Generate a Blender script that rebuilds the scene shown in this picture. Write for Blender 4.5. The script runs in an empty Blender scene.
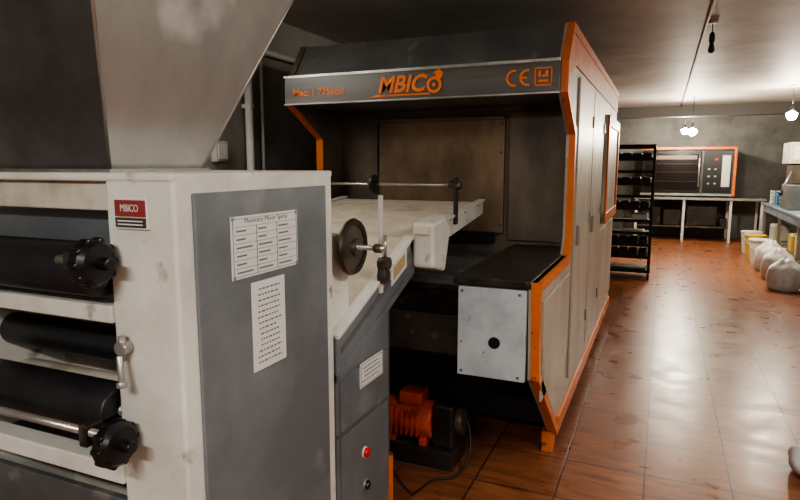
import bpy, bmesh, math, random
from mathutils import Vector, Matrix
random.seed(4)
scene=bpy.context.scene
# ---------------------------------------------------------------- helpers
def lin(c):
    out=[]
    for v in c:
        v=v/255.0
        out.append(v/12.92 if v<=0.04045 else ((v+0.055)/1.055)**2.4)
    return tuple(out)+(1.0,)
def mat(name,c1,rough=0.5,metal=0.0,c2=None,scale=4.0,bump=0.0,emit=None,estr=0.0,stretch=(1,1,1),lo=0.4,hi=0.65,rvar=0.0,detail=6.0,c3=None,s3=14.0,t3=0.68,w3=0.03):
    m=bpy.data.materials.new(name); m.use_nodes=True
    nt=m.node_tree; b=nt.nodes['Principled BSDF']
    b.inputs['Base Color'].default_value=lin(c1)
    b.inputs['Roughness'].default_value=rough
    b.inputs['Metallic'].default_value=metal
    if c2 is not None or bump>0 or rvar>0:
        tc=nt.nodes.new('ShaderNodeTexCoord'); mp=nt.nodes.new('ShaderNodeMapping')
        mp.inputs['Scale'].default_value=stretch
        nt.links.new(tc.outputs['Object'],mp.inputs['Vector'])
        n=nt.nodes.new('ShaderNodeTexNoise'); n.inputs['Scale'].default_value=scale; n.inputs['Detail'].default_value=detail
        n.inputs['Roughness'].default_value=0.62
        nt.links.new(mp.outputs['Vector'],n.inputs['Vector'])
        if c2 is not None:
            r=nt.nodes.new('ShaderNodeValToRGB')
            r.color_ramp.elements[0].position=lo; r.color_ramp.elements[1].position=hi
            r.color_ramp.elements[0].color=lin(c1); r.color_ramp.elements[1].color=lin(c2)
            nt.links.new(n.outputs['Fac'],r.inputs['Fac'])
            last=r.outputs['Color']
            if c3 is not None:
                n3=nt.nodes.new('ShaderNodeTexNoise'); n3.inputs['Scale'].default_value=s3; n3.inputs['Detail'].default_value=8
                nt.links.new(tc.outputs['Object'],n3.inputs['Vector'])
                r3=nt.nodes.new('ShaderNodeValToRGB')
                r3.color_ramp.elements[0].position=t3; r3.color_ramp.elements[1].position=t3+w3
                nt.links.new(n3.outputs['Fac'],r3.inputs['Fac'])
                mx=nt.nodes.new('ShaderNodeMix'); mx.data_type='RGBA'
                nt.links.new(r3.outputs['Color'],mx.inputs[0])
                nt.links.new(last,mx.inputs[6]); mx.inputs[7].default_value=lin(c3)
                last=mx.outputs[2]
            nt.links.new(last,b.inputs['Base Color'])
        if rvar>0:
            mr=nt.nodes.new('ShaderNodeMapRange')
            mr.inputs['From Min'].default_value=0.3; mr.inputs['From Max'].default_value=0.7
            mr.inputs['To Min'].default_value=max(0.02,rough-rvar); mr.inputs['To Max'].default_value=min(1,rough+rvar)
            nt.links.new(n.outputs['Fac'],mr.inputs['Value']); nt.links.new(mr.outputs['Result'],b.inputs['Roughness'])
        if bump>0:
            bp=nt.nodes.new('ShaderNodeBump'); bp.inputs['Strength'].default_value=bump; bp.inputs['Distance'].default_value=0.02
            nt.links.new(n.outputs['Fac'],bp.inputs['Height']); nt.links.new(bp.outputs['Normal'],b.inputs['Normal'])
    if emit is not None:
        b.inputs['Emission Color'].default_value=lin(emit); b.inputs['Emission Strength'].default_value=estr
    return m

def root(name,loc):
    e=bpy.data.objects.new(name,None); e.empty_display_size=0.1
    e.location=loc; scene.collection.objects.link(e); return e
def addobj(name,me,parent,m,smooth=False):
    o=bpy.data.objects.new(name,me); scene.collection.objects.link(o)
    if m is not None: me.materials.append(m)
    if parent is not None:
        o.parent=parent; o.matrix_parent_inverse=Matrix.Translation(-Vector(parent.location))
    if smooth:
        for p in me.polygons: p.use_smooth=True
    return o
def bev(o,w,seg=2):
    if w>0:
        md=o.modifiers.new('bev','BEVEL'); md.width=w; md.segments=seg; md.limit_method='ANGLE'; md.angle_limit=math.radians(35)
def box(name,x,y,z,m,parent,b=0.004):
    me=bpy.data.meshes.new(name); bm=bmesh.new()
    x0,x1=sorted(x);y0,y1=sorted(y);z0,z1=sorted(z)
    vs=[bm.verts.new(p) for p in [(x0,y0,z0),(x1,y0,z0),(x1,y1,z0),(x0,y1,z0),(x0,y0,z1),(x1,y0,z1),(x1,y1,z1),(x0,y1,z1)]]
    for f in [(0,3,2,1),(4,5,6,7),(0,1,5,4),(1,2,6,5),(2,3,7,6),(3,0,4,7)]: bm.faces.new([vs[i] for i in f])
    bm.to_mesh(me); bm.free()
    o=addobj(name,me,parent,m); bev(o,min(b,0.3*min(x1-x0,y1-y0,z1-z0))); return o
def prism(name,pts,x0,x1,m,parent,b=0.003,axis='X'):
    me=bpy.data.meshes.new(name); bm=bmesh.new()
    def P(a,p): 
        return (a,p[0],p[1]) if axis=='X' else (p[0],a,p[1])
    A=[bm.verts.new(P(x0,p)) for p in pts]; B=[bm.verts.new(P(x1,p)) for p in pts]
    bm.faces.new(A); bm.faces.new(list(reversed(B)))
    n=len(pts)
    for i in range(n):
        bm.faces.new([A[i],B[i],B[(i+1)%n],A[(i+1)%n]])
    bmesh.ops.recalc_face_normals(bm,faces=bm.faces[:])
    bm.to_mesh(me); bm.free()
    o=addobj(name,me,parent,m); bev(o,b); return o
def cyl(name,p1,p2,r,m,parent,n=32,r2=None,b=0.0):
    p1=Vector(p1);p2=Vector(p2); d=p2-p1; L=d.length
    me=bpy.data.meshes.new(name); bm=bmesh.new()
    bmesh.ops.create_cone(bm,cap_ends=True,segments=n,radius1=r,radius2=r if r2 is None else r2,depth=L)
    M=Matrix.Translation((p1+p2)/2) @ d.to_track_quat('Z','Y').to_matrix().to_4x4()
    bmesh.ops.transform(bm,matrix=M,verts=bm.verts[:])
    for f in bm.faces: f.smooth=len(f.verts)==4
    bm.to_mesh(me); bm.free()
    o=addobj(name,me,parent,m); bev(o,b,2); return o
def lathe(name,prof,p,axis,m,parent,n=40):
    me=bpy.data.meshes.new(name); bm=bmesh.new()
    rings=[]
    for r,h in prof:
        if r<1e-5: rings.append([bm.verts.new((0,0,h))]); continue
        rings.append([bm.verts.new((r*math.cos(2*math.pi*i/n),r*math.sin(2*math.pi*i/n),h)) for i in range(n)])
    for a,b_ in zip(rings[:-1],rings[1:]):
        if len(a)==1 and len(b_)==1: continue
        for i in range(n):
            j=(i+1)%n
            if len(a)==1: bm.faces.new([a[0],b_[i],b_[j]])
            elif len(b_)==1: bm.faces.new([a[i],a[j],b_[0]])
            else: bm.faces.new([a[i],a[j],b_[j],b_[i]])
    bmesh.ops.recalc_face_normals(bm,faces=bm.faces[:])
    M=Matrix.Translation(Vector(p)) @ Vector(axis).to_track_quat('Z','Y').to_matrix().to_4x4()
    bmesh.ops.transform(bm,matrix=M,verts=bm.verts[:])
    for f in bm.faces: f.smooth=True
    bm.to_mesh(me); bm.free()
    o=addobj(name,me,parent,m)
    md=o.modifiers.new('es','EDGE_SPLIT'); md.split_angle=math.radians(40)
    return o
def strip(name,pts,w,x0,x1,m,parent,closed=False,b=0.003):
    n=len(pts); off=[]
    V=[Vector(p) for p in pts]
    for i in range(n):
        ds=[]
        if i>0 or closed: ds.append((V[i]-V[i-1]).normalized())
        if i<n-1 or closed: ds.append((V[(i+1)%n]-V[i]).normalized())
        ns=[Vector((-d.y,d.x)) for d in ds]
        if len(ns)==2:
            s=(ns[0]+ns[1]); s.normalize(); k=max(0.35,s.dot(ns[0])); off.append(V[i]+s*(w/k))
        else: off.append(V[i]+ns[0]*w)
    me=bpy.data.meshes.new(name); bm=bmesh.new()
    g=[[bm.verts.new((x,p[0],p[1])) for p in L] for x in (x0,x1) for L in (V,off)]
    a0,o0,a1,o1=g
    rng=range(n) if closed else range(n-1)
    for i in rng:
        j=(i+1)%n
        bm.faces.new([a0[i],a0[j],o0[j],o0[i]]); bm.faces.new([a1[i],o1[i],o1[j],a1[j]])
        bm.faces.new([a0[i],a1[i],a1[j],a0[j]]); bm.faces.new([o0[i],o0[j],o1[j],o1[i]])
    if not closed:
        for i in (0,n-1): bm.faces.new([a0[i],o0[i],o1[i],a1[i]])
    bmesh.ops.recalc_face_normals(bm,faces=bm.faces[:])
    bm.to_mesh(me); bm.free()
    return addobj(name,me,parent,m)
def multi(name,boxes,m,parent,b=0.0):
    me=bpy.data.meshes.new(name); bm=bmesh.new()
    for (x,y,z) in boxes:
        x0,x1=sorted(x);y0,y1=sorted(y);z0,z1=sorted(z)
        vs=[bm.verts.new(p) for p in [(x0,y0,z0),(x1,y0,z0),(x1,y1,z0),(x0,y1,z0),(x0,y0,z1),(x1,y0,z1),(x1,y1,z1),(x0,y1,z1)]]
        for f in [(0,3,2,1),(4,5,6,7),(0,1,5,4),(1,2,6,5),(2,3,7,6),(3,0,4,7)]: bm.faces.new([vs[i] for i in f])
    bm.to_mesh(me); bm.free()
    o=addobj(name,me,parent,m); bev(o,b,1); return o
def curve(name,pts,r,m,parent):
    cu=bpy.data.curves.new(name,'CURVE'); cu.dimensions='3D'; cu.bevel_depth=r; cu.bevel_resolution=3
    sp=cu.splines.new('BEZIER'); sp.bezier_points.add(len(pts)-1)
    for bp_,p in zip(sp.bezier_points,pts):
        bp_.co=p; bp_.handle_left_type='AUTO'; bp_.handle_right_type='AUTO'
    cu.materials.append(m)
    o=bpy.data.objects.new(name,cu); scene.collection.objects.link(o)
    if parent: o.parent=parent; o.matrix_parent_inverse=Matrix.Translation(-Vector(parent.location))
    return o
def text(name,s,loc,size,m,parent,face='Y',ext=0.001,width=None,shear=0.0,offset=0.0):
    cu=bpy.data.curves.new(name,'FONT'); cu.body=s; cu.size=size; cu.extrude=ext; cu.shear=shear; cu.offset=offset
    cu.align_x='CENTER'; cu.align_y='CENTER'; cu.materials.append(m)
    tmp=bpy.data.objects.new(name,cu); scene.collection.objects.link(tmp)
    bpy.context.view_layer.update()
    dg=bpy.context.evaluated_depsgraph_get()
    me=bpy.data.meshes.new_from_object(tmp.evaluated_get(dg))
    bpy.data.objects.remove(tmp)
    xs=[v.co.x for v in me.vertices]; k=1.0
    if width and xs: k=width/(max(xs)-min(xs))
    R=Matrix.Rotation(math.pi/2,4,'X')
    if face=='X': R=Matrix.Rotation(math.pi/2,4,'Z')@R
    me.transform(Matrix.Translation(Vector(loc))@R@Matrix.Diagonal((k,1,1,1)))
    o=addobj(name,me,parent,None)
    return o

# ---------------------------------------------------------------- materials
M_white=mat('white_enamel',(216,214,205),0.38,0.0,(192,188,178),3.0,0.02,c3=(112,100,86),s3=9,t3=0.64,w3=.10)
M_cream=mat('cream_paint',(198,192,176),0.5,0.0,(154,146,130),5.0)
M_grey=mat('grey_blue_panel',(106,111,114),0.38,0.3,(128,133,135),2.2,0.02,c3=(152,155,155),s3=3.5,t3=0.60,w3=.16)
M_steel=mat('brushed_stainless',(180,178,172),0.33,0.75,(140,138,132),3.0,0.02,stretch=(1,1,0.35),rvar=0.1)
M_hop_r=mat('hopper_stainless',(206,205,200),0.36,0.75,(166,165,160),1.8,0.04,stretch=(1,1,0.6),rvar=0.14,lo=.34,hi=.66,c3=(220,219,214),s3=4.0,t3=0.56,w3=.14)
M_hop_shade=mat('hopper_front_shaded',(126,125,121),0.42,0.7,(88,87,84),1.6,0.02,rvar=0.1)  # darker copy of the hopper stainless, shade on the front painted in
M_sign=mat('sign_stainless',(98,97,93),0.42,0.3,(78,77,74),4.0,0.0,stretch=(0.3,1,3))
M_hood=mat('hood_dark_steel',(100,102,101),0.48,0.2,(80,82,81),3.0,0.0,c3=(124,123,119),s3=7,t3=0.62,w3=.08)
M_dsteel=mat('sooty_steel',(88,78,68),0.45,0.35,(58,50,44),4.0,0.02,c3=(116,106,94),s3=11,t3=0.64,w3=.06)
M_deck=mat('deck_dark_steel',(60,54,49),0.36,0.35,(38,34,31),5.0,0.02,c3=(98,88,77),s3=11,t3=0.60,w3=.10)
M_brown=mat('heat_stained_steel',(130,108,84),0.4,0.3,(90,73,56),3.0,0.0,stretch=(1,1,0.5))
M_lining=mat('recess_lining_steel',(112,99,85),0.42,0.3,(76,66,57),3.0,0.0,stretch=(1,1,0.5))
M_black=mat('black_void',(14,13,13),0.8)
M_blackpl=mat('black_plastic',(16,16,17),0.3,0.0)
M_rub=mat('black_roller',(22,23,25),0.42,0.0,(34,35,37),6.0)
M_orange=mat('orange_paint',(214,112,26),0.42,0.0,(196,96,20),5.0,0.0,c3=(92,64,44),s3=13,t3=0.65,w3=.04)
M_letter=mat('orange_lettering',(238,120,26),0.5)
M_side=mat('worn_side_panel',(184,174,158),0.4,0.12,(156,144,126),2.5,0.0,stretch=(1,1,0.4),c3=(118,102,82),s3=6,t3=0.62,w3=.10)
M_plate=mat('worn_white_plate',(182,190,192),0.5,0.1,(156,165,168),6.0,0.0,c3=(98,100,100),s3=14,t3=0.66,w3=.04)
M_belt=mat('canvas_belt',(210,200,180),0.85,0.0,(186,176,154),8.0,0.05)
M_label=mat('label_silver',(214,214,208),0.4,0.1)
M_ink=mat('label_ink',(105,105,107),0.6)
M_red=mat('red_button',(200,30,22),0.35)
M_redl=mat('badge_red',(136,56,52),0.45)
M_rust=mat('motor_red_orange',(206,78,36),0.5,0.0,(150,52,26),10)
M_wood=mat('wheel_bronze',(80,68,58),0.38,0.6,(48,40,34),8)
M_pipe=mat('white_pipe',(205,203,196),0.5)
M_wire=mat('cable_black',(20,20,20),0.5)
M_rackm=mat('rack_black_steel',(24,22,21),0.5,0.4,(38,34,31),6)
M_tabtop=mat('table_bluegrey',(140,150,160),0.4,0.2,(114,124,134),4)
M_plastic=mat('white_plastic_bag',(218,218,214),0.45,0.0,(190,190,188),12,0.4)
M_glass=mat('oven_glass',(26,19,16),0.15,0.0)
M_blue=mat('blue_crate',(60,110,150),0.5)
M_bulb=mat('bulb_glow',(255,250,240),0.5,emit=(255,243,222),estr=1000.0)
M_fill_tube=mat('fill_tube_glow',(255,255,255),0.5,emit=(255,249,240),estr=62.0)  # emission for the added fill tubes

# wall / ceiling / floor
M_wallL=mat('wall_plaster_grey',(144,140,132),0.75,0.0,(116,112,105),1.6,0.05)
M_wallF=mat('wall_far_grey',(108,107,103),0.7,0.0,(82,81,79),2.0)
M_ceil=mat('ceiling_plaster',(180,174,167),0.6,0.0,(140,133,126),1.2,0.12,lo=0.35,hi=0.7)
def floor_mat():
    m=bpy.data.materials.new('floor_tiles'); m.use_nodes=True; nt=m.node_tree; b=nt.nodes['Principled BSDF']
    tc=nt.nodes.new('ShaderNodeTexCoord')
    br=nt.nodes.new('ShaderNodeTexBrick'); br.offset=0.0; br.squash=1.0
    br.inputs['Scale'].default_value=1.0
    br.inputs['Brick Width'].default_value=0.4; br.inputs['Row Height'].default_value=0.4
    br.inputs['Mortar Size'].default_value=0.005; br.inputs['Mortar Smooth'].default_value=0.2
    br.inputs['Color1'].default_value=lin((146,92,62)); br.inputs['Color2'].default_value=lin((128,79,52))
    br.inputs['Mortar'].default_value=lin((62,42,33))
    nt.links.new(tc.outputs['Object'],br.inputs['Vector'])
    mp=nt.nodes.new('ShaderNodeMapping'); mp.inputs['Scale'].default_value=(2.2,11,1)
    nt.links.new(tc.outputs['Object'],mp.inputs['Vector'])
    n=nt.nodes.new('ShaderNodeTexNoise'); n.inputs['Scale'].default_value=2.2; n.inputs['Detail'].default_value=7; n.inputs['Distortion'].default_value=0.8
    nt.links.new(mp.outputs['Vector'],n.inputs['Vector'])
    r=nt.nodes.new('ShaderNodeValToRGB'); r.color_ramp.elements[0].position=0.32; r.color_ramp.elements[1].position=0.7
    r.color_ramp.elements[0].color=(0.62,0.59,0.56,1); r.color_ramp.elements[1].color=(1.2,1.17,1.12,1)
    nt.links.new(n.outputs['Fac'],r.inputs['Fac'])
    mx=nt.nodes.new('ShaderNodeMix'); mx.data_type='RGBA'; mx.blend_type='MULTIPLY'; mx.inputs[0].default_value=1.0
    nt.links.new(br.outputs['Color'],mx.inputs[6]); nt.links.new(r.outputs['Color'],mx.inputs[7])
    nt.links.new(mx.outputs[2],b.inputs['Base Color'])
    mr=nt.nodes.new('ShaderNodeMapRange'); mr.inputs['From Min'].default_value=0.3; mr.inputs['From Max'].default_value=0.7
    mr.inputs['To Min'].default_value=0.25; mr.inputs['To Max'].default_value=0.40
    n2=nt.nodes.new('ShaderNodeTexNoise'); n2.inputs['Scale'].default_value=5.0; n2.inputs['Detail'].default_value=6
    nt.links.new(tc.outputs['Object'],n2.inputs['Vector'])
    nt.links.new(n2.outputs['Fac'],mr.inputs['Value']); nt.links.new(mr.outputs['Result'],b.inputs['Roughness'])
    b.inputs['Specular IOR Level'].default_value=0.42
    bp=nt.nodes.new('ShaderNodeBump'); bp.inputs['Strength'].default_value=0.4; bp.inputs['Distance'].default_value=0.003; bp.invert=True
    nt.links.new(br.outputs['Fac'],bp.inputs['Height'])
    bp2=nt.nodes.new('ShaderNodeBump'); bp2.inputs['Strength'].default_value=0.03; bp2.inputs['Distance'].default_value=0.004
    nt.links.new(n.outputs['Fac'],bp2.inputs['Height']); nt.links.new(bp.outputs['Normal'],bp2.inputs['Normal'])
    nt.links.new(bp2.outputs['Normal'],b.inputs['Normal'])
    return m
M_floor=floor_mat()

# ---------------------------------------------------------------- room
XL,XR,YB,YF,ZC=-2.78,3.1,-3.0,15.0,2.70
box('floor',(XL-.1,XR+.1),(YB-.1,YF+.1),(-0.1,0),M_floor,None,0)
box('ceiling',(XL-.1,XR+.1),(YB-.1,YF+.1),(ZC,ZC+.1),M_ceil,None,0)
box('wall_left',(XL-.1,XL),(YB-.1,YF+.1),(0,ZC),M_wallL,None,0)
box('wall_right',(XR,XR+.1),(YB-.1,YF+.1),(0,ZC),M_wallL,None,0)
box('wall_far',(XL,XR),(YF,YF+.1),(0,ZC),M_wallF,None,0)
box('wall_near',(XL,XR),(YB-.1,YB),(0,ZC),M_wallL,None,0)
box('trim_1',(XL,XR),(12.6,12.9),(2.50,ZC),mat('beam_dark',(72,68,64),0.7),None,0)

# ---------------------------------------------------------------- tunnel oven
ov=root('tunnel_bakery_oven',(-1.31,4.7,0))
XA,XB=-2.145,-0.475
YE=6.75
prof=[(3.2,1.967),(3.2,2.124),(3.36,2.34),(YE,2.34),(YE,.10),(3.28,.10),(2.64,.63),(2.60,1.09),(3.47,1.09),(3.55,1.18),(3.55,1.77)]
prism('side_panel_right',prof,XB-.04,XB,M_side,ov,0.002)
prism('side_panel_left',prof,XA,XA+.04,M_lining,ov,0.002)
fr=[(YE,.10),(3.28,.10),(2.64,.63),(2.60,1.09),(3.47,1.09),(3.55,1.18),(3.55,1.77),(3.2,1.967),(3.2,2.124),(3.36,2.34),(YE,2.34)]
strip('edging_right',list(reversed([(y-(.004 if y<6 else 0),z) for y,z in fr])),0.05,XB-.024,XB+.012,M_orange,ov)
strip('edging_left',[(3.545,1.10),(3.545,1.77),(3.195,1.965)][::-1],0.05,XA-.012,XA+.035,M_orange,ov)
prism('top_band_right',[(3.23,2.05),(3.22,2.12),(3.38,2.33),(YE,2.33),(YE,2.14),(3.5,2.14)],XB,XB+.008,M_orange,ov,0)
box('base_band_right',(XB-.01,XB+.014),(3.3,YE),(.10,.20),M_orange,ov)
box('main_body',(XA+.04,XB-.04),(3.88,YE-.02),(.12,2.335),M_dsteel,ov)
prism('hood',[(3.21,1.967),(3.21,2.12),(3.365,2.336),(3.9,2.336),(3.9,1.967)],XA+.03,XB-.025,M_hood,ov,0.003)
box('sign_panel',(XA-.005,XB-.026),(3.175,3.2),(1.965,2.126),M_sign,ov,0.004)
prism('sign_lip',[(3.17,2.118),(3.17,2.136),(3.22,2.136),(3.22,2.118)],XA-.008,XB-.026,M_steel,ov,0.002)
prism('sign_lower_lip',[(3.168,1.960),(3.168,1.970),(3.2,1.970),(3.2,1.960)],XA-.008,XB-.026,M_steel,ov,0.002)
# recess
box('recess_back_plate',(XA+.04,XB-.04),(3.84,3.88),(.64,1.967),M_lining,ov)
box('recess_left_panel',(-2.10,-1.83),(3.815,3.845),(1.12,1.93),M_lining,ov)
box('recess_door',(-1.81,-0.93),(3.795,3.845),(1.16,1.90),M_brown,ov,0.006)
box('recess_door_top_flange',(-1.81,-0.93),(3.77,3.80),(1.885,1.91),M_lining,ov,0.004)
box('recess_right_panel',(-0.90,-0.53),(3.81,3.845),(1.12,1.93),M_lining,ov,0.004)
multi('recess_rivets',[((x-.008,x+.008),(3.785,3.80),(z-.008,z+.008)) for x in (-1.79,-.95) for z in (1.22,1.45,1.68,1.86)],M_hood,ov,.002)
box('recess_outlet_slot',(-1.75,-0.98),(3.785,3.80),(1.10,1.17),M_black,ov,.002)
# infeed deck
box('deck_top_right',(-0.86,XB-.026),(2.60,3.84),(1.055,1.094),M_deck,ov,0.005)
box('deck_body_right',(-0.84,XB-.04),(2.62,3.84),(.62,1.055),M_deck,ov,0.004)
box('deck_front_plate',(-0.835,XB-.045),(2.590,2.62),(.63,1.05),M_plate,ov,0.004)
cyl('deck_plate_hole',(-.66,2.597,.80),(-.66,2.586,.80),.027,M_black,ov,24)
cyl('deck_plate_grommet',(-.66,2.594,.80),(-.66,2.583,.80),.020,M_blackpl,ov,24)
multi('deck_plate_screws',[((x-.006,x+.006),(2.586,2.595),(z-.006,z+.006)) for x in (-.815,-.55) for z in (.65,1.03)],M_hood,ov,.002)
box('deck_body_left',(XA+.05,-0.845),(2.78,3.84),(.64,.99),M_deck,ov,0.004)
box('deck_top_left',(XA+.05,-0.87),(2.74,3.84),(.99,1.02),M_deck,ov,0.004)
multi('deck_slats',[((-2.05,-.90),(3.0+.085*i,3.05+.085*i),(1.02,1.045)) for i in range(9)],M_hood,ov,.002)
box('deck_rail',(-2.05,-0.87),(2.74,2.79),(1.02,1.06),M_hood,ov,0.004)
box('deck_front_band',(-2.05,-0.85),(2.765,2.782),(.66,.86),M_dsteel,ov,0.004)
box('deck_step',(-1.30,-0.87),(2.86,3.3),(1.04,1.075),M_hood,ov,0.004)
# underside
box('underside_shade_block',(XA+.05,XB-.06),(3.3,3.86),(.14,.65),M_black,ov)  # black block stands in for the shade under the oven
prism('under_gusset',[(2.70,.62),(3.3,.14),(3.3,.62)],XB-.06,XB-.03,M_dsteel,ov,0)
for i,(x,y) in enumerate([(XB-.07,3.25),(XB-.07,6.6),(XA+.02,3.25),(XA+.02,6.6),(XB-.07,5.0)]):
    box('foot_%d'%(i+1),(x,x+.06),(y,y+.09),(0,.12),M_orange,ov)
def ringY(nm,x,y0,y1,z0,z1,w,t,m,parent):
    multi(nm,[((x,x+t),(y0,y1),(z1-w,z1)),((x,x+t),(y0,y1),(z0,z0+w)),((x,x+t),(y0,y0+w),(z0+w,z1-w)),((x,x+t),(y1-w,y1),(z0+w,z1-w))],m,parent,.002)
for i,(y0,y1) in enumerate([(3.66,4.42),(4.46,5.22)]):
    box('side_door_%d'%(i+1),(XB,XB+.016),(y0,y1),(.30,2.10),M_side,ov,0.006)
    multi('side_door_hinge_%d'%(i+1),[((XB+.015,XB+.028),(y1-.05,y1-.02),(z,z+.08)) for z in (.5,1.2,1.85)],M_steel,ov,.003)
    box('side_door_handle_%d'%(i+1),(XB+.016,XB+.035),(y0+.05,y0+.07),(1.12,1.24),M_steel,ov,.005)
box('side_low_panel',(XB,XB+.012),(2.72,3.55),(.50,.98),M_side,ov,0.004)
box('side_lower_rear',(XB,XB+.014),(5.27,6.70),(.28,1.05),M_side,ov,0.004)
box('control_box',(XB,XB+.03),(5.40,6.65),(1.10,2.02),M_side,ov,0.006)
ringY('control_box_frame',XB+.03,5.40,6.65,1.10,2.02,.09,.015,M_orange,ov)
# lettering
text('sign_main_lettering','MBIC',(-1.375,3.172,2.045),.125,M_letter,ov,width=.30,shear=0.25,ext=.002,offset=.003)
box('sign_underline',(-1.47,-1.2),(3.170,3.176),(1.985,1.993),M_letter,ov,0)
prism('sign_swoosh',[(-1.58,1.980),(-1.52,1.998),(-1.46,1.993),(-1.46,1.985)],3.170,3.176,M_letter,ov,0,axis='Y')
lathe('sign_o_ring',[(.028,0),(.028,.004),(.044,.004),(.044,0),(.028,0)],(-1.175,3.173,2.035),(0,-1,0),M_letter,ov,28)
prism('sign_flame',[(-1.175,2.065),(-1.165,2.09),(-1.18,2.10),(-1.15,2.118),(-1.125,2.10),(-1.13,2.075),(-1.15,2.06)],3.170,3.176,M_letter,ov,0,axis='Y')
lathe('sign_flame_core',[(0,0),(0,.006),(.010,.006),(.010,0)],(-1.175,3.173,2.035),(0,-1,0),M_letter,ov,16)
text('sign_power_lettering','Mac: 1 775kcal',(-1.91,3.172,2.03),.06,M_letter,ov,width=.35,ext=.001,offset=.001)
def arc(name,cx,cz,r,w,a0,a1,n=20):
    pts=[]
    for i in range(n+1):
        a=math.radians(a0+(a1-a0)*i/n); pts.append((cx+r*math.cos(a),cz+r*math.sin(a)))
    for i in range(n,-1,-1):
        a=math.radians(a0+(a1-a0)*i/n); pts.append((cx+(r-w)*math.cos(a),cz+(r-w)*math.sin(a)))
    prism(name,pts,3.170,3.176,M_letter,ov,0,axis='Y')
arc('sign_ce_c',-.735,2.045,.042,.011,75,285)
arc('sign_ce_e',-.665,2.045,.042,.011,75,285)
box('sign_ce_e_bar',(-.70,-.668),(3.170,3.176),(2.040,2.050),M_letter,ov,0)
multi('sign_logo_frame',[((-.63,-.54),(3.170,3.176),(2.085,2.092)),((-.63,-.54),(3.170,3.176),(2.0,2.007)),((-.63,-.623),(3.170,3.176),(2.0,2.09)),((-.547,-.54),(3.170,3.176),(2.0,2.09)),((-.61,-.56),(3.170,3.176),(2.02,2.030)),((-.61,-.598),(3.170,3.176),(2.045,2.075)),((-.59,-.56),(3.170,3.176),(2.045,2.055)),((-.575,-.56),(3.170,3.176),(2.055,2.075))],M_letter,ov)
# motor
mo=root('conveyor_motor',(-1.2,3.0,0))
cyl('motor_body',(-1.34,2.94,.22),(-1.06,2.94,.22),.105,M_rust,mo,32,b=.012)
multi('motor_fins',[((-1.32+.03*i,-1.314+.03*i),(2.83,3.05),(.15,.29)) for i in range(7)],M_rust,mo)
box('motor_terminal_box',(-1.25,-1.12),(2.86,2.98),(.32,.385),M_rust,mo,.008)
box('gearbox',(-1.06,-.94),(2.86,3.02),(.10,.34),M_deck,mo,.015)
box('motor_base',(-1.38,-.93),(2.82,3.06),(0,.10),M_deck,mo,.005)
multi('motor_feet',[((-1.31,-1.27),(2.85,3.03),(.10,.14)),((-1.13,-1.09),(2.85,3.03),(.10,.14))],M_rust,mo,.002)
cyl('motor_pulley',(-.94,2.94,.24),(-.90,2.94,.24),.07,M_dsteel,mo,28,b=.005)
curve('power_cable',[(-1.06,2.28,.30),(-1.0,2.40,.10),(-1.02,2.56,.012),(-.98,2.70,.012),(-.90,2.76,.012),(-.86,2.86,.06),(-.88,2.96,.2),(-.93,2.98,.3)],.006,M_wire,mo)

# ---------------------------------------------------------------- dough sheeter (foreground)
ds=root('dough_sheeter_machine',(-1.5,1.4,0))
YA,YZ=1.03,1.735
box('right_column',(-1.21,-1.0),(YA,YZ),(.02,1.575),M_white,ds,.008)
box('left_column',(-2.08,-1.87),(YA,YZ),(.02,1.575),M_white,ds,.008)
box('back_panel',(-1.87,-1.21),(1.68,YZ),(.05,.93),M_grey,ds)
box('top_deck',(-2.08,-1.0),(YA-.005,YZ+.005),(1.562,1.582),M_white,ds,.006)
box('head_beam',(-1.87,-1.21),(YA+.02,YA+.07),(1.49,1.562),M_cream,ds,.004)
box('head_inner_panel',(-1.87,-1.21),(YA+.09,YA+.11),(1.38,1.50),M_grey,ds)
box('inner_back',(-1.87,-1.21),(1.38,1.40),(.1,1.5),M_cream,ds)
box('base_panel',(-1.87,-1.21),(YA+.03,1.68),(.04,.14),M_dsteel,ds)
box('mid_beam',(-1.87,-1.205),(YA-.01,YA+.06),(1.218,1.262),M_white,ds,.004)
box('mid_beam_back',(-1.87,-1.21),(YA+.14,YA+.2),(1.20,1.25),M_cream,ds,.004)
box('lower_beam',(-1.87,-1.205),(YA-.01,YA+.05),(.80,.85),M_white,ds,.004)
box('lower_tray',(-1.87,-1.21),(YA+.05,1.38),(.76,.78),M_grey,ds,.002)
box('lower_dark_panel',(-1.87,-1.21),(YA+.04,YA+.06),(.14,.72),M_hood,ds,.003)
def roller(nm,y,z,r,m=M_rub):
    cyl(nm,(-1.86,y,z),(-1.222,y,z),r,m,ds,40,b=.006)
    cyl(nm+'_axle',(-1.9,y,z),(-1.20,y,z),.016,M_steel,ds,20)
roller('roller_top',1.02,1.35,.066); roller('roller_mid',1.21,1.09,.05); roller('roller_low',1.05,.985,.066)
roller('roller_inner',1.24,.93,.05,M_cream)
cyl('adjust_rod_low',(-1.9,.955,.965),(-1.17,.955,.965),.010,M_steel,ds,20)
box('adjust_rod_low_bracket',(-1.90,-1.87),(.94,1.04),(.94,.99),M_white,ds)
def knob(nm,x,y,z,r=.055):
    lathe(nm,[(0,0),(r*.5,0),(r*.55,.012),(r,.016),(r,.040),(r*.8,.052),(r*.35,.055),(0,.055)],(x,y,z),(1,0,0),M_blackpl,ds,40)
    for i in range(10):
        a=2*math.pi*i/10
        cyl(nm+'_grip_%d'%i,(x+.014,y+r*.92*math.cos(a),z+r*.92*math.sin(a)),(x+.043,y+r*.92*math.cos(a),z+r*.92*math.sin(a)),r*.17,M_blackpl,ds,12,b=.003)
    cyl(nm+'_boss',(x+.05,y,z),(x+.085,y,z),.015,M_blackpl,ds,20,b=.003)
knob('knob_top',-1.215,.965,1.378); knob('knob_low',-1.185,.965,.945)
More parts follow.
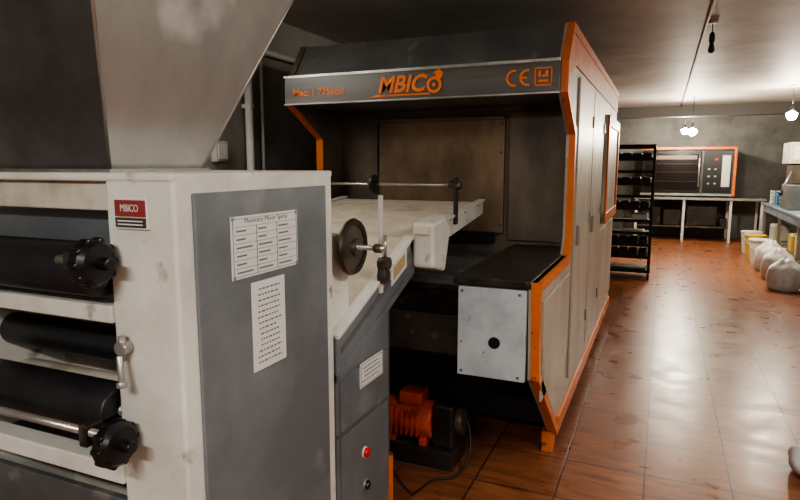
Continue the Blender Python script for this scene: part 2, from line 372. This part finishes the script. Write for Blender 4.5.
cyl('knob_top_shaft',(-1.3,.965,1.378),(-1.2,.965,1.378),.012,M_steel,ds,20)
box('knob_top_bracket',(-1.27,-1.24),(.95,1.04),(1.355,1.40),M_deck,ds)
box('knob_low_bracket',(-1.25,-1.222),(.94,1.04),(.93,.985),M_deck,ds)
# latch
cyl('latch_boss',(-1.165,1.03,1.165),(-1.165,1.0,1.165),.018,M_steel,ds,24,b=.003)
cyl('latch_pin',(-1.165,1.01,1.195),(-1.165,1.01,1.135),.009,M_steel,ds,16)
cyl('latch_lever',(-1.165,1.0,1.15),(-1.15,.99,1.085),.008,M_steel,ds,16,b=.003)
cyl('latch_tip',(-1.152,.99,1.09),(-1.149,.988,1.075),.012,M_steel,ds,16,b=.003)
# badge
box('badge_plate',(-1.175,-1.072),(1.022,1.031),(1.452,1.525),M_label,ds,.002)
box('badge_red_band',(-1.170,-1.077),(1.019,1.023),(1.482,1.520),M_redl,ds,0)
text('badge_text','MBICO',(-1.123,1.0175,1.501),.024,M_label,ds,width=.055,ext=.0005)
box('badge_dark_band',(-1.170,-1.077),(1.019,1.023),(1.457,1.479),M_dsteel,ds,0)
multi('badge_lines',[((-1.162,-1.085),(1.0175,1.02),(z,z+.003)) for z in (1.462,1.470)],M_label,ds)
# grey door
box('side_door',(-1.002,-.990),(1.085,1.680),(.06,1.535),M_grey,ds,.004)
def labelX(nm,x,y0,y1,z0,z1,rows,cols=0,border=True,parent=None):
    parent=parent or ds
    box(nm,(x,x+.003),(y0,y1),(z0,z1),M_label,parent,.001)
    L=[]; e=.006
    xx=(x+.003,x+.0042)
    if border:
        L+=[(xx,(y0+e,y1-e),(z0+e,z0+e+.0012)),(xx,(y0+e,y1-e),(z1-e-.0012,z1-e)),(xx,(y0+e,y0+e+.0012),(z0+e,z1-e)),(xx,(y1-e-.0012,y1-e),(z0+e,z1-e))]
    h=(z1-z0-2*e)/(rows+1)
    for i in range(1,rows+1):
        z=z1-e-h*i
        if cols:
            L.append((xx,(y0+.012,y1-.012),(z-.0005,z+.0005)))
            w=(y1-y0-.024)/cols
            for c in range(cols):
                a=y0+.014+c*w
                L.append((xx,(a+.006,a+w*random.uniform(.4,.8)),(z-h*.6,z-h*.4)))
        else:
            a=y0+.015+random.uniform(0,.02); end=y1-.015-random.uniform(0,.03)
            while a<end:
                l=random.uniform(.005,.015); L.append((xx,(a,min(a+l,end)),(z-h*.13,z+h*.13))); a+=l+.006
    if cols:
        w=(y1-y0-.024)/cols
        for c in range(1,cols): L.append((xx,(y0+.012+c*w-.0005,y0+.012+c*w+.0005),(z0+e,z1-e-h)))
    multi(nm+'_print',L,M_ink,parent)
labelX('spec_label',-.990,1.205,1.505,1.307,1.470,6,3)
text('spec_label_title','Planetary Mixer Spiral',(-.9868,1.355,1.456),.018,M_ink,ds,face='X',width=.19,ext=.0004)
multi('spec_label_screws',[((-.988,-.984),(y-.005,y+.005),(z-.005,z+.005)) for y in (1.212,1.498) for z in (1.313,1.464)],M_steel,ds,.001)
labelX('warning_label',-.990,1.28,1.432,1.040,1.288,14,border=False)
# hopper
me=bpy.data.meshes.new('hopper'); bm=bmesh.new()
b0=1.583; T=2.45; dz=T-b0
x0,x1,y0,y1=-1.92,-1.25,1.085,1.40
bot=[(x0,y0,b0),(x1,y0,b0),(x1,y1,b0),(x0,y1,b0)]
top=[(x0-.3*dz,y0-.3*dz,T),(x1+.29*dz,y0-.3*dz,T),(x1+.29*dz,y1+.52*dz,T),(x0-.3*dz,y1+.52*dz,T)]
def inset(P,k,zz):
    cx=sum(p[0] for p in P)/4; cy=sum(p[1] for p in P)/4
    return [(p[0]-(k if p[0]>cx else -k),p[1]-(k if p[1]>cy else -k),p[2]) for p in P]
vb=[bm.verts.new(p) for p in bot]; vt=[bm.verts.new(p) for p in top]
ib=[bm.verts.new(p) for p in inset(bot,.008,0)]; it=[bm.verts.new(p) for p in inset(top,.008,0)]
for i in range(4):
    j=(i+1)%4
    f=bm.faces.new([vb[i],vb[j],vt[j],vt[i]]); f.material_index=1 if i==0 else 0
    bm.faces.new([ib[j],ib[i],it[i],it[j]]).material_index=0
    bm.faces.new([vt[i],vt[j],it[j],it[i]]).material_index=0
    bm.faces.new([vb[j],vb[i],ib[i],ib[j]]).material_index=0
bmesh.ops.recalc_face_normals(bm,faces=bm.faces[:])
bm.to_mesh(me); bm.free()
h=addobj('hopper',me,ds,M_hop_r); me.materials.append(M_hop_shade)
cyl('hopper_corner_seam',(x1,y0-.001,b0),(x1+.29*dz,y0-.3*dz,T),.004,M_steel,ds,12)
cyl('hopper_corner_seam_rear',(x1,y1,b0),(x1+.29*dz,y1+.52*dz,T),.004,M_steel,ds,12)
multi('hopper_flange',[((x0-.02,x1+.02),(y0-.02,y0),(1.582,1.590)),((x0-.02,x1+.02),(y1,y1+.02),(1.582,1.590)),((x1,x1+.02),(y0,y1),(1.582,1.590)),((x0-.02,x0),(y0,y1),(1.582,1.590))],M_steel,ds)

# ---------------------------------------------------------------- inclined conveyor
cv=root('inclined_belt_conveyor',(-1.5,2.5,0))
for nm,xa,xb in (('side_frame_right',-1.03,-1.0),('side_frame_left',-1.98,-1.95)):
    prism(nm,[(1.75,1.015),(2.42,1.285),(2.50,1.29),(2.46,1.13),(1.75,.84)],xa,xb,M_grey,cv,.003)
    prism(nm+'_upper',[(2.40,1.282),(3.58,1.386),(3.58,1.305),(2.45,1.17)],xa,xb,M_white,cv,.003)
    prism(nm+'_top_flange',[(1.75,1.02),(2.42,1.29),(3.58,1.394),(3.58,1.382),(2.42,1.276),(1.75,1.006)],xa-.004,xb+.012,M_white,cv,.001)
    prism(nm+'_mid_groove',[(1.78,.965),(2.42,1.225),(2.42,1.205),(1.78,.945)],xa-.001,xb+.004,M_hood,cv,.001)
    prism(nm+'_low_flange',[(1.75,.875),(2.44,1.150),(2.44,1.125),(1.75,.85)],xa-.004,xb+.010,M_grey,cv,.001)
prism('canvas_belt',[(1.76,1.015),(2.42,1.28),(3.53,1.378),(3.55,1.37),(3.53,1.36),(2.42,1.262),(1.76,.998)],-1.95,-1.03,M_belt,cv,0)
cyl('end_roller',(-1.95,3.52,1.35),(-1.03,3.52,1.35),.018,M_steel,cv,20)
cyl('bend_roller',(-1.95,2.42,1.235),(-1.03,2.42,1.235),.02,M_steel,cv,20)
multi('upper_frame_bolts',[((-1.0,-.992),(y-.008,y+.008),(1.31+(y-2.8)*.09-.008,1.31+(y-2.8)*.09+.008)) for y in (2.75,2.95,3.2,3.45)],M_hood,cv,.002)
# cabinet
prism('drive_cabinet',[(1.755,.02),(2.20,.02),(2.20,1.02),(1.755,.84)],-1.93,-1.008,M_grey,cv,.005)
box('cabinet_upper_door',(-1.01,-1.0),(1.78,2.18),(.652,.85),M_grey,cv,.003)
box('cabinet_lower_door',(-1.01,-1.0),(1.78,2.18),(.06,.632),M_grey,cv,.003)
box('cabinet_seam',(-1.012,-1.004),(1.757,2.2),(.635,.650),M_hood,cv,.001)
labelX('cabinet_label',-1.0,1.92,2.12,.765,.862,4,parent=cv)
lathe('stop_button',[(0,.022),(.015,.020),(.018,.012),(.018,.006),(.010,.004),(.010,0)],(-1.0,1.955,.50),(1,0,0),M_red,cv,24)
cyl('stop_button_ring',(-1.001,1.955,.50),(-.995,1.955,.50),.022,M_label,cv,24)
lathe('start_button',[(0,.018),(.014,.016),(.018,.010),(.018,0)],(-1.0,1.965,.36),(1,0,0),M_blackpl,cv,24)
cyl('start_button_ring',(-1.001,1.965,.36),(-.995,1.965,.36),.024,M_steel,cv,24)
box('orange_leg',(-1.06,-1.01),(2.205,2.25),(0,.36),M_orange,cv,.003)
box('orange_leg_left',(-1.93,-1.88),(2.205,2.25),(0,.36),M_orange,cv,.003)
box('support_strut',(-1.05,-1.02),(2.2,2.24),(.36,1.08),M_dsteel,cv,.003)
prism('sensor_box',[(2.44,1.15),(2.60,1.11),(2.67,1.30),(2.61,1.365),(2.43,1.35)],-1.0,-.90,M_white,cv,.014)
box('sensor_box_hinge',(-.985,-.915),(2.415,2.435),(1.30,1.335),M_cream,cv,.004)
prism('frame_label_plate',[(2.20,1.105),(2.36,1.165),(2.36,1.25),(2.20,1.19)],-1.0,-.994,M_label,cv,.001)
prism('frame_label_print',[(2.22,1.13),(2.34,1.175),(2.34,1.225),(2.22,1.18)],-.994,-.9925,mat('label_tan',(170,150,110),.5),cv,0)
# handwheel
wy,wz=1.85,1.315
lathe('handwheel_rim',[(.078,-.008),(.096,-.010),(.101,0),(.096,.010),(.078,.008),(.078,-.008)],(-.985,wy,wz),(1,0,0),M_wood,cv,48)
lathe('handwheel_web',[(0,-.004),(.08,-.004),(.08,.004),(.03,.006),(.028,.02),(0,.02)],(-.985,wy,wz),(1,0,0),M_dsteel,cv,48)
cyl('handwheel_shaft',(-1.95,wy,wz),(-.86,wy,wz),.009,M_steel,cv,20)
cyl('handwheel_nut',(-.90,wy,wz),(-.875,wy,wz),.016,M_dsteel,cv,6)
cyl('feed_roller',(-1.92,wy,wz),(-1.05,wy,wz),.045,M_belt,cv,32)
box('feed_roller_bracket_right',(-1.045,-1.03),(1.77,1.90),(1.0,1.36),M_white,cv,.003)
box('feed_roller_bracket_left',(-1.97,-1.955),(1.77,1.90),(1.0,1.36),M_white,cv,.003)
box('tension_post',(-1.0,-.988),(2.085,2.110),(1.10,1.485),M_white,cv,.002)
box('tension_post_left',(-1.99,-1.978),(2.085,2.110),(1.10,1.485),M_white,cv,.002)
cyl('post_clamp',(-1.0,2.095,1.22),(-.955,2.095,1.22),.026,M_dsteel,cv,20,b=.004)
prism('post_clamp_block',[(2.07,1.17),(2.08,1.14),(2.11,1.14),(2.125,1.17),(2.115,1.205),(2.08,1.205)],-1.0,-.965,M_dsteel,cv,.004)
cyl('post_screw',(-.975,2.097,1.24),(-.975,2.097,1.33),.006,M_steel,cv,16)
# cross rod
cyl('cross_rod',(-2.0,3.02,1.495),(-.98,3.02,1.495),.007,M_steel,cv,16)
cyl('cross_rod_disc',(-1.478,3.02,1.495),(-1.462,3.02,1.495),.055,M_deck,cv,32,b=.003)
cyl('cross_rod_hub',(-1.50,3.02,1.495),(-1.44,3.02,1.495),.016,M_deck,cv,20,b=.003)
box('cross_rod_bracket_right',(-1.0,-.985),(3.0,3.04),(1.29,1.535),M_deck,cv,.003)
cyl('cross_rod_collar',(-1.03,3.02,1.495),(-.965,3.02,1.495),.022,M_deck,cv,20,b=.003)
box('cross_rod_bracket_left',(-1.99,-1.975),(3.0,3.04),(1.29,1.525),M_deck,cv,.003)

# ---------------------------------------------------------------- wall pipes
pw=root('wall_water_pipe',(XL+.06,3.0,1.3))
cyl('vertical_run',(XL+.05,3.58,0.0),(XL+.05,3.58,2.36),.028,M_pipe,pw,20)
cyl('horizontal_run',(XL+.05,1.0,2.42),(XL+.05,5.6,2.42),.024,M_pipe,pw,20)
cyl('thin_run',(XL+.03,3.76,0.0),(XL+.03,3.76,2.42),.012,M_pipe,pw,16)
multi('pipe_clips',[((XL,XL+.08),(3.56,3.60),(z,z+.03)) for z in (.6,1.3,2.0)]+[((XL,XL+.08),(y,y+.03),(2.39,2.45)) for y in (2,3.2,4.4)],M_pipe,pw,.003)
ps=root('wall_socket_box',(XL+.03,3.2,1.7))
box('socket_housing',(XL,XL+.05),(3.22,3.34),(1.62,1.76),M_cream,ps,.008)
box('socket_cover',(XL+.05,XL+.056),(3.235,3.325),(1.64,1.74),M_pipe,ps,.003)

# ---------------------------------------------------------------- rack
rk=root('bakery_tray_rack',(-.40,9.2,0))
rx0,rx1,ry0,ry1=-.72,-.10,8.95,9.5
multi('posts',[((x,x+.035),(y,y+.035),(.10,1.86)) for x in (rx0,rx1-.035) for y in (ry0,ry1-.035)],M_rackm,rk,.002)
multi('top_frame',[((rx0,rx1),(ry0,ry0+.03),(1.83,1.88)),((rx0,rx1),(ry1-.03,ry1),(1.83,1.88)),((rx0,rx0+.03),(ry0,ry1),(1.83,1.88)),((rx1-.03,rx1),(ry0,ry1),(1.83,1.88)),((rx0,rx1),(ry0,ry1),(.10,.14))],M_rackm,rk,.002)
zs=[.30+.17*i for i in range(9)]
multi('trays',[((rx0+.03,rx1-.03),(ry0+.01,ry1-.01),(z,z+.012)) for z in zs]+[((rx0+.03,rx1-.03),(ry0+.005,ry0+.012),(z,z+.04)) for z in zs],M_rackm,rk)
multi('rails',[((x,x+.02),(ry0,ry1),(z-.015,z)) for z in zs for x in (rx0+.01,rx1-.03)],M_rackm,rk)
for i,(x,y) in enumerate([(rx0+.015,ry0+.02),(rx1-.015,ry0+.02),(rx0+.015,ry1-.02),(rx1-.015,ry1-.02)]):
    cyl('caster_%d'%(i+1),(x-.015,y,.045),(x+.015,y,.045),.045,M_blackpl,rk,20)
    box('caster_fork_%d'%(i+1),(x-.02,x+.02),(y-.015,y+.015),(.05,.105),M_steel,rk,.002)
multi('stored_boxes',[((-.36,-.16),(9.0,9.35),(zs[3]+.013,zs[3]+.11)),((-.5,-.2),(9.0,9.3),(zs[2]+.013,zs[2]+.05))],M_pipe,rk,.004)
multi('stored_loaves',[((-.67+.135*i,-.55+.135*i),(9.0,9.42),(z+.014,z+.11)) for i in range(4) for z in (zs[0],zs[1],zs[4],zs[6],zs[8])],mat('dark_loaf_tins',(36,30,27),0.6),rk,.015)

# ---------------------------------------------------------------- far deck oven & table
dt=root('steel_worktable',(.9,14.5,0))
box('table_top',(-.55,1.95),(14.05,14.9),(.87,.92),M_steel,dt,.005)
multi('table_legs',[((x,x+.05),(y,y+.05),(0,.87)) for x in (-.52,.42,1.30,1.86) for y in (14.08,14.82)],M_pipe,dt,.002)
box('under_shelf',(-.5,1.30),(14.12,14.86),(.28,.31),M_dsteel,dt,.003)
multi('shelf_stock',[((-.4,.0),(14.2,14.7),(.31,.72)),((.05,.4),(14.2,14.7),(.31,.66)),((.5,1.1),(14.25,14.7),(.31,.74)),((1.15,1.28),(14.2,14.6),(.31,.5))],M_deck,dt,.02)
do=root('deck_baking_oven',(.45,14.5,.92))
OX0,OX1=-.42,1.34
box('oven_case',(OX0,OX1),(14.22,14.88),(.96,1.94),M_hood,do,.01)
multi('oven_feet',[((x,x+.06),(y,y+.06),(.92,.965)) for x in (OX0+.05,OX1-.1) for y in (14.25,14.78)],M_blackpl,do)
box('orange_top_trim',(OX0-.02,OX1+.04),(14.17,14.24),(1.925,1.975),M_orange,do,.004)
box('orange_side_trim',(OX1-.01,OX1+.04),(14.17,14.24),(.96,1.925),M_orange,do,.004)
box('base_trim',(OX0-.02,OX1+.04),(14.18,14.24),(.955,1.0),M_steel,do,.004)
box('door_frame',(OX0+.02,.72),(14.18,14.22),(1.02,1.90),M_blackpl,do,.008)
box('door_glass',(OX0+.07,.67),(14.17,14.185),(1.08,1.83),M_glass,do,.002)
box('glass_glow_band',(OX0+.10,.64),(14.165,14.171),(1.72,1.80),mat('lit_interior_glow',(96,80,68),0.35,emit=(255,190,140),estr=0.12),do,0)  # glow put on the glass front, stands in for the lit interior
multi('interior_racks',[((OX0+.08,.66),(14.162,14.172),(z,z+.010)) for z in (1.25,1.45,1.62)],M_deck,do)
cyl('door_handle',(.69,14.13,1.15),(.69,14.13,1.75),.015,M_steel,do,16)
multi('door_handle_mounts',[((.68,.70),(14.13,14.19),(z,z+.03)) for z in (1.2,1.67)],M_steel,do)
box('control_panel',(.77,1.31),(14.20,14.225),(1.02,1.90),M_blackpl,do,.004)
box('display',(.98,1.04),(14.19,14.202),(1.70,1.74),mat('display_red',(150,40,30),.4,emit=(255,50,30),estr=.4),do,.002)
multi('panel_markings',[((.86+.12*i,.90+.12*i),(14.192,14.202),(z,z+.03)) for i in range(2) for z in (1.2,1.35,1.5)],M_cream,do,.002)
box('panel_plate',(1.12,1.27),(14.19,14.202),(1.15,1.80),M_pipe,do,.002)

# ---------------------------------------------------------------- right packing table and stock
rt=root('packing_table',(2.2,10.7,0))
box('top',(1.75,2.75),(8.2,13.2),(.86,.90),M_tabtop,rt,.006)
box('apron',(1.78,2.72),(8.24,13.16),(.74,.86),M_tabtop,rt,.004)
multi('legs',[((x,x+.05),(y,y+.05),(0,.80)) for x in (1.78,2.66) for y in (8.25,9.9,11.5,13.1)],M_steel,rt,.002)
box('lower_shelf',(1.80,2.70),(8.3,13.1),(.24,.27),M_steel,rt,.002)
M_yel=mat('yellow_bucket',(196,162,70),.5)
multi('shelf_cartons',[((1.84,2.2),(8.6,9.0),(.27,.6)),((1.84,2.15),(9.1,9.5),(.27,.55)),((1.84,2.2),(10.0,10.4),(.27,.58)),((1.84,2.1),(12.2,12.7),(.27,.55))],M_cream,rt,.02)
multi('shelf_yellow_tubs',[((1.84,2.1),(9.55,9.85),(.27,.6)),((1.84,2.1),(10.6,10.9),(.27,.56))],M_yel,rt,.03)
dv=root('dough_divider',(2.1,11.3,.9))
box('divider_base',(1.80,2.40),(11.0,11.6),(.90,1.30),M_hood,dv,.02)
box('divider_body',(1.84,2.36),(11.05,11.55),(1.30,1.62),M_dsteel,dv,.02)
box('divider_head',(1.78,2.40),(11.0,11.6),(1.62,1.95),M_cream,dv,.012)
box('divider_head_panel',(1.84,2.34),(10.985,11.0),(1.68,1.89),M_pipe,dv,.004)
cyl('divider_lever',(1.82,10.98,1.5),(1.70,10.9,1.2),.014,M_steel,dv,16)
cyl('divider_lever_grip',(1.70,10.9,1.2),(1.69,10.89,1.13),.024,M_blackpl,dv,16)
def sack(name,c,r,h,m,seed,slump=.3):
    rnd=random.Random(seed)
    me=bpy.data.meshes.new(name); bm=bmesh.new()
    n=28; K=14; rings=[]
    ph=[rnd.uniform(0,6.28) for _ in range(4)]
    for k in range(K+1):
        t=k/K
        rr=r*(0.86+.28*math.sin(math.pi*min(1,t*1.1))**.8)*(1-.55*max(0,t-.72)/.28)
        ring=[]
        for i in range(n):
            a=2*math.pi*i/n
            w_=1+.05*math.sin(3*a+ph[0]+3*t)+.035*math.sin(7*a+ph[1]-5*t)+.02*math.sin(11*a+ph[2])
            ring.append(bm.verts.new((c[0]+rr*w_*math.cos(a)+slump*r*t*t*.4,c[1]+rr*w_*.85*math.sin(a),c[2]+h*t+.02*math.sin(5*a+ph[3])*t)))
        rings.append(ring)
    for a_,b_ in zip(rings[:-1],rings[1:]):
        for i in range(n): bm.faces.new([a_[i],a_[(i+1)%n],b_[(i+1)%n],b_[i]])
    bm.faces.new(list(reversed(rings[0]))); 
    tp=bm.verts.new((c[0]+slump*r*.4,c[1],c[2]+h*.93))
    for i in range(n): bm.faces.new([rings[-1][i],rings[-1][(i+1)%n],tp])
    for f in bm.faces: f.smooth=True
    bm.to_mesh(me); bm.free()
    return addobj(name,me,None,m)
sack('flour_sack',(1.50,8.95,0),.18,.40,M_plastic,1)
sack('flour_sack.001',(1.53,9.75,0),.17,.44,M_plastic,2)
sack('flour_sack.002',(.895,3.55,0),.19,.18,M_plastic,3)
sack('plastic_bag',(1.98,9.0,.905),.16,.26,M_plastic,4)
sack('plastic_bag.001',(2.0,10.1,.905),.14,.2,M_plastic,5)
sack('plastic_bag.002',(1.53,10.5,0),.16,.46,M_plastic,6)
def bucket(name,x,y,m):
    e=root(name,(x,y,0))
    lathe('shell',[(0,0),(.13,0),(.165,.36),(.175,.365),(.175,.385),(.16,.385),(.125,.02),(0,.02)],(x,y,0),(0,0,1),m,e,32)
    lathe('lid',[(0,.402),(.165,.402),(.178,.395),(.178,.38),(0,.38)],(x,y,0),(0,0,1),m,e,32)
    curve('handle',[(x-.17,y,.34),(x-.12,y-.12,.25),(x,y-.19,.2),(x+.12,y-.12,.25),(x+.17,y,.34)],.005,M_steel,e)
bucket('plastic_bucket',1.53,11.3,M_pipe); bucket('plastic_bucket.001',1.54,12.0,M_yel)
bucket('plastic_bucket.002',1.55,12.6,M_pipe)
def crate(name,x,y,z,m):
    e=root(name,(x,y,z)); wx,wy,hz=.4,.3,.24
    box('bottom',(x,x+wx),(y,y+wy),(z,z+.01),m,e,.002)
    L=[]
    for k in range(4):
        zz=z+.01+k*.06
        L+=[((x,x+wx),(y,y+.012),(zz,zz+.035)),((x,x+wx),(y+wy-.012,y+wy),(zz,zz+.035)),((x,x+.012),(y,y+wy),(zz,zz+.035)),((x+wx-.012,x+wx),(y,y+wy),(zz,zz+.035))]
    for xx in (x,x+wx-.02):
        for yy in (y,y+wy-.02): L.append(((xx,xx+.02),(yy,yy+.02),(z,z+hz)))
    multi('slats',L,m,e,.002)
crate('plastic_crate',1.85,12.2,.905,M_blue); crate('plastic_crate.001',1.85,12.7,.905,M_pipe)

# ---------------------------------------------------------------- ceiling items
cc=root('ceiling_conduit',(.245,4,ZC))
cyl('conduit_tube',(.245,YB,ZC-.014),(.245,12.6,ZC-.014),.012,mat('rusty_conduit',(150,116,98),.6),cc,12)
def pendant(name,x,y,zb,on=True):
    e=root(name,(x,y,ZC))
    cyl('ceiling_rose',(x,y,ZC),(x,y,ZC-.02),.035,M_pipe,e,20)
    cyl('cord',(x,y,ZC-.02),(x,y,zb+.13),.004,M_wire,e,8)
    lathe('socket',[(0,.14),(.012,.138),(.02,.12),(.022,.07),(.018,.06),(0,.06)],(x,y,zb),(0,0,1),M_blackpl,e,20)
    k=1.9 if on else .7
    lathe('bulb',[(0,-.03*k),(.02*k,-.025*k),(.034*k,-.005*k),(.035*k,.015*k),(.024*k,.045),(.014,.065),(0,.066)],(x,y,zb),(0,0,1),M_bulb if on else M_wire,e,24)
pendant('pendant_bulb',.40,11.0,2.13); pendant('pendant_bulb.001',1.60,10.0,2.28)
pendant('pendant_bulb.002',.36,13.6,2.27); pendant('pendant_bulb.003',.29,5.4,2.48,False)
def fill_tube(name,x,y,energy,along='Y',L=1.2):  # added fixture, kept out of view, brightens the room
    e=root(name,(x,y,ZC)); zt=ZC-.30
    a=(.05,L/2) if along=='Y' else (L/2,.05)
    box('housing',(x-a[0]*.6,x+a[0]*.6) if along=='Y' else (x-a[0],x+a[0]),(y-a[1],y+a[1]) if along=='Y' else (y-a[1]*.6,y+a[1]*.6),(zt+.03,zt+.06),M_pipe,e,.004)
    if along=='Y':
        cyl('fill_tube_lamp',(x,y-L/2+.03,zt),(x,y+L/2-.03,zt),.016,M_fill_tube,e,16)
        ss=[(x,y-L/2+.15),(x,y+L/2-.15)]
    else:
        cyl('fill_tube_lamp',(x-L/2+.03,y,zt),(x+L/2-.03,y,zt),.016,M_fill_tube,e,16)
        ss=[(x-L/2+.15,y),(x+L/2-.15,y)]
    for i,(sx,sy) in enumerate(ss): cyl('suspension_%d'%(i+1),(sx,sy,zt+.05),(sx,sy,ZC),.004,M_wire,e,8)
    ld=bpy.data.lights.new(name+'_light','AREA'); ld.shape='RECTANGLE'  # extra downward fill below the added fixture
    ld.size=.10 if along=='Y' else L; ld.size_y=L if along=='Y' else .10
    ld.energy=energy; ld.color=(1.0,.96,.92)
    lo=bpy.data.objects.new('light',ld); scene.collection.objects.link(lo)
    lo.parent=e; lo.location=(0,0,-.33)
fill_tube('added_fill_tube',1.0,1.2,40)
fill_tube('added_fill_tube.001',-.6,-.9,58,'X')
fill_tube('added_fill_tube.002',1.4,-1.5,30)
fill_tube('added_fill_tube.003',2.45,4.2,26)
fill_tube('added_fill_tube.004',2.65,8.4,8)
fill_tube('added_fill_tube.005',-2.42,2.05,8)  # added behind the hopper to lift the left wall and oven side

w=bpy.data.worlds.new('world'); scene.world=w; w.use_nodes=True
w.node_tree.nodes['Background'].inputs[0].default_value=(.6,.65,.7,1); w.node_tree.nodes['Background'].inputs[1].default_value=.3

# ---------------------------------------------------------------- camera
cd=bpy.data.cameras.new('camera'); cam=bpy.data.objects.new('camera',cd); scene.collection.objects.link(cam)
cd.sensor_width=36; cd.lens=27.0; cd.clip_start=.05
cam.location=(0,0,1.6)
cam.rotation_euler=(math.radians(90-8.06),0,math.radians(23.5))
scene.camera=cam
try:
    scene.view_settings.view_transform='AgX'; scene.view_settings.look='AgX - Medium High Contrast'
except Exception as ex: print(ex)
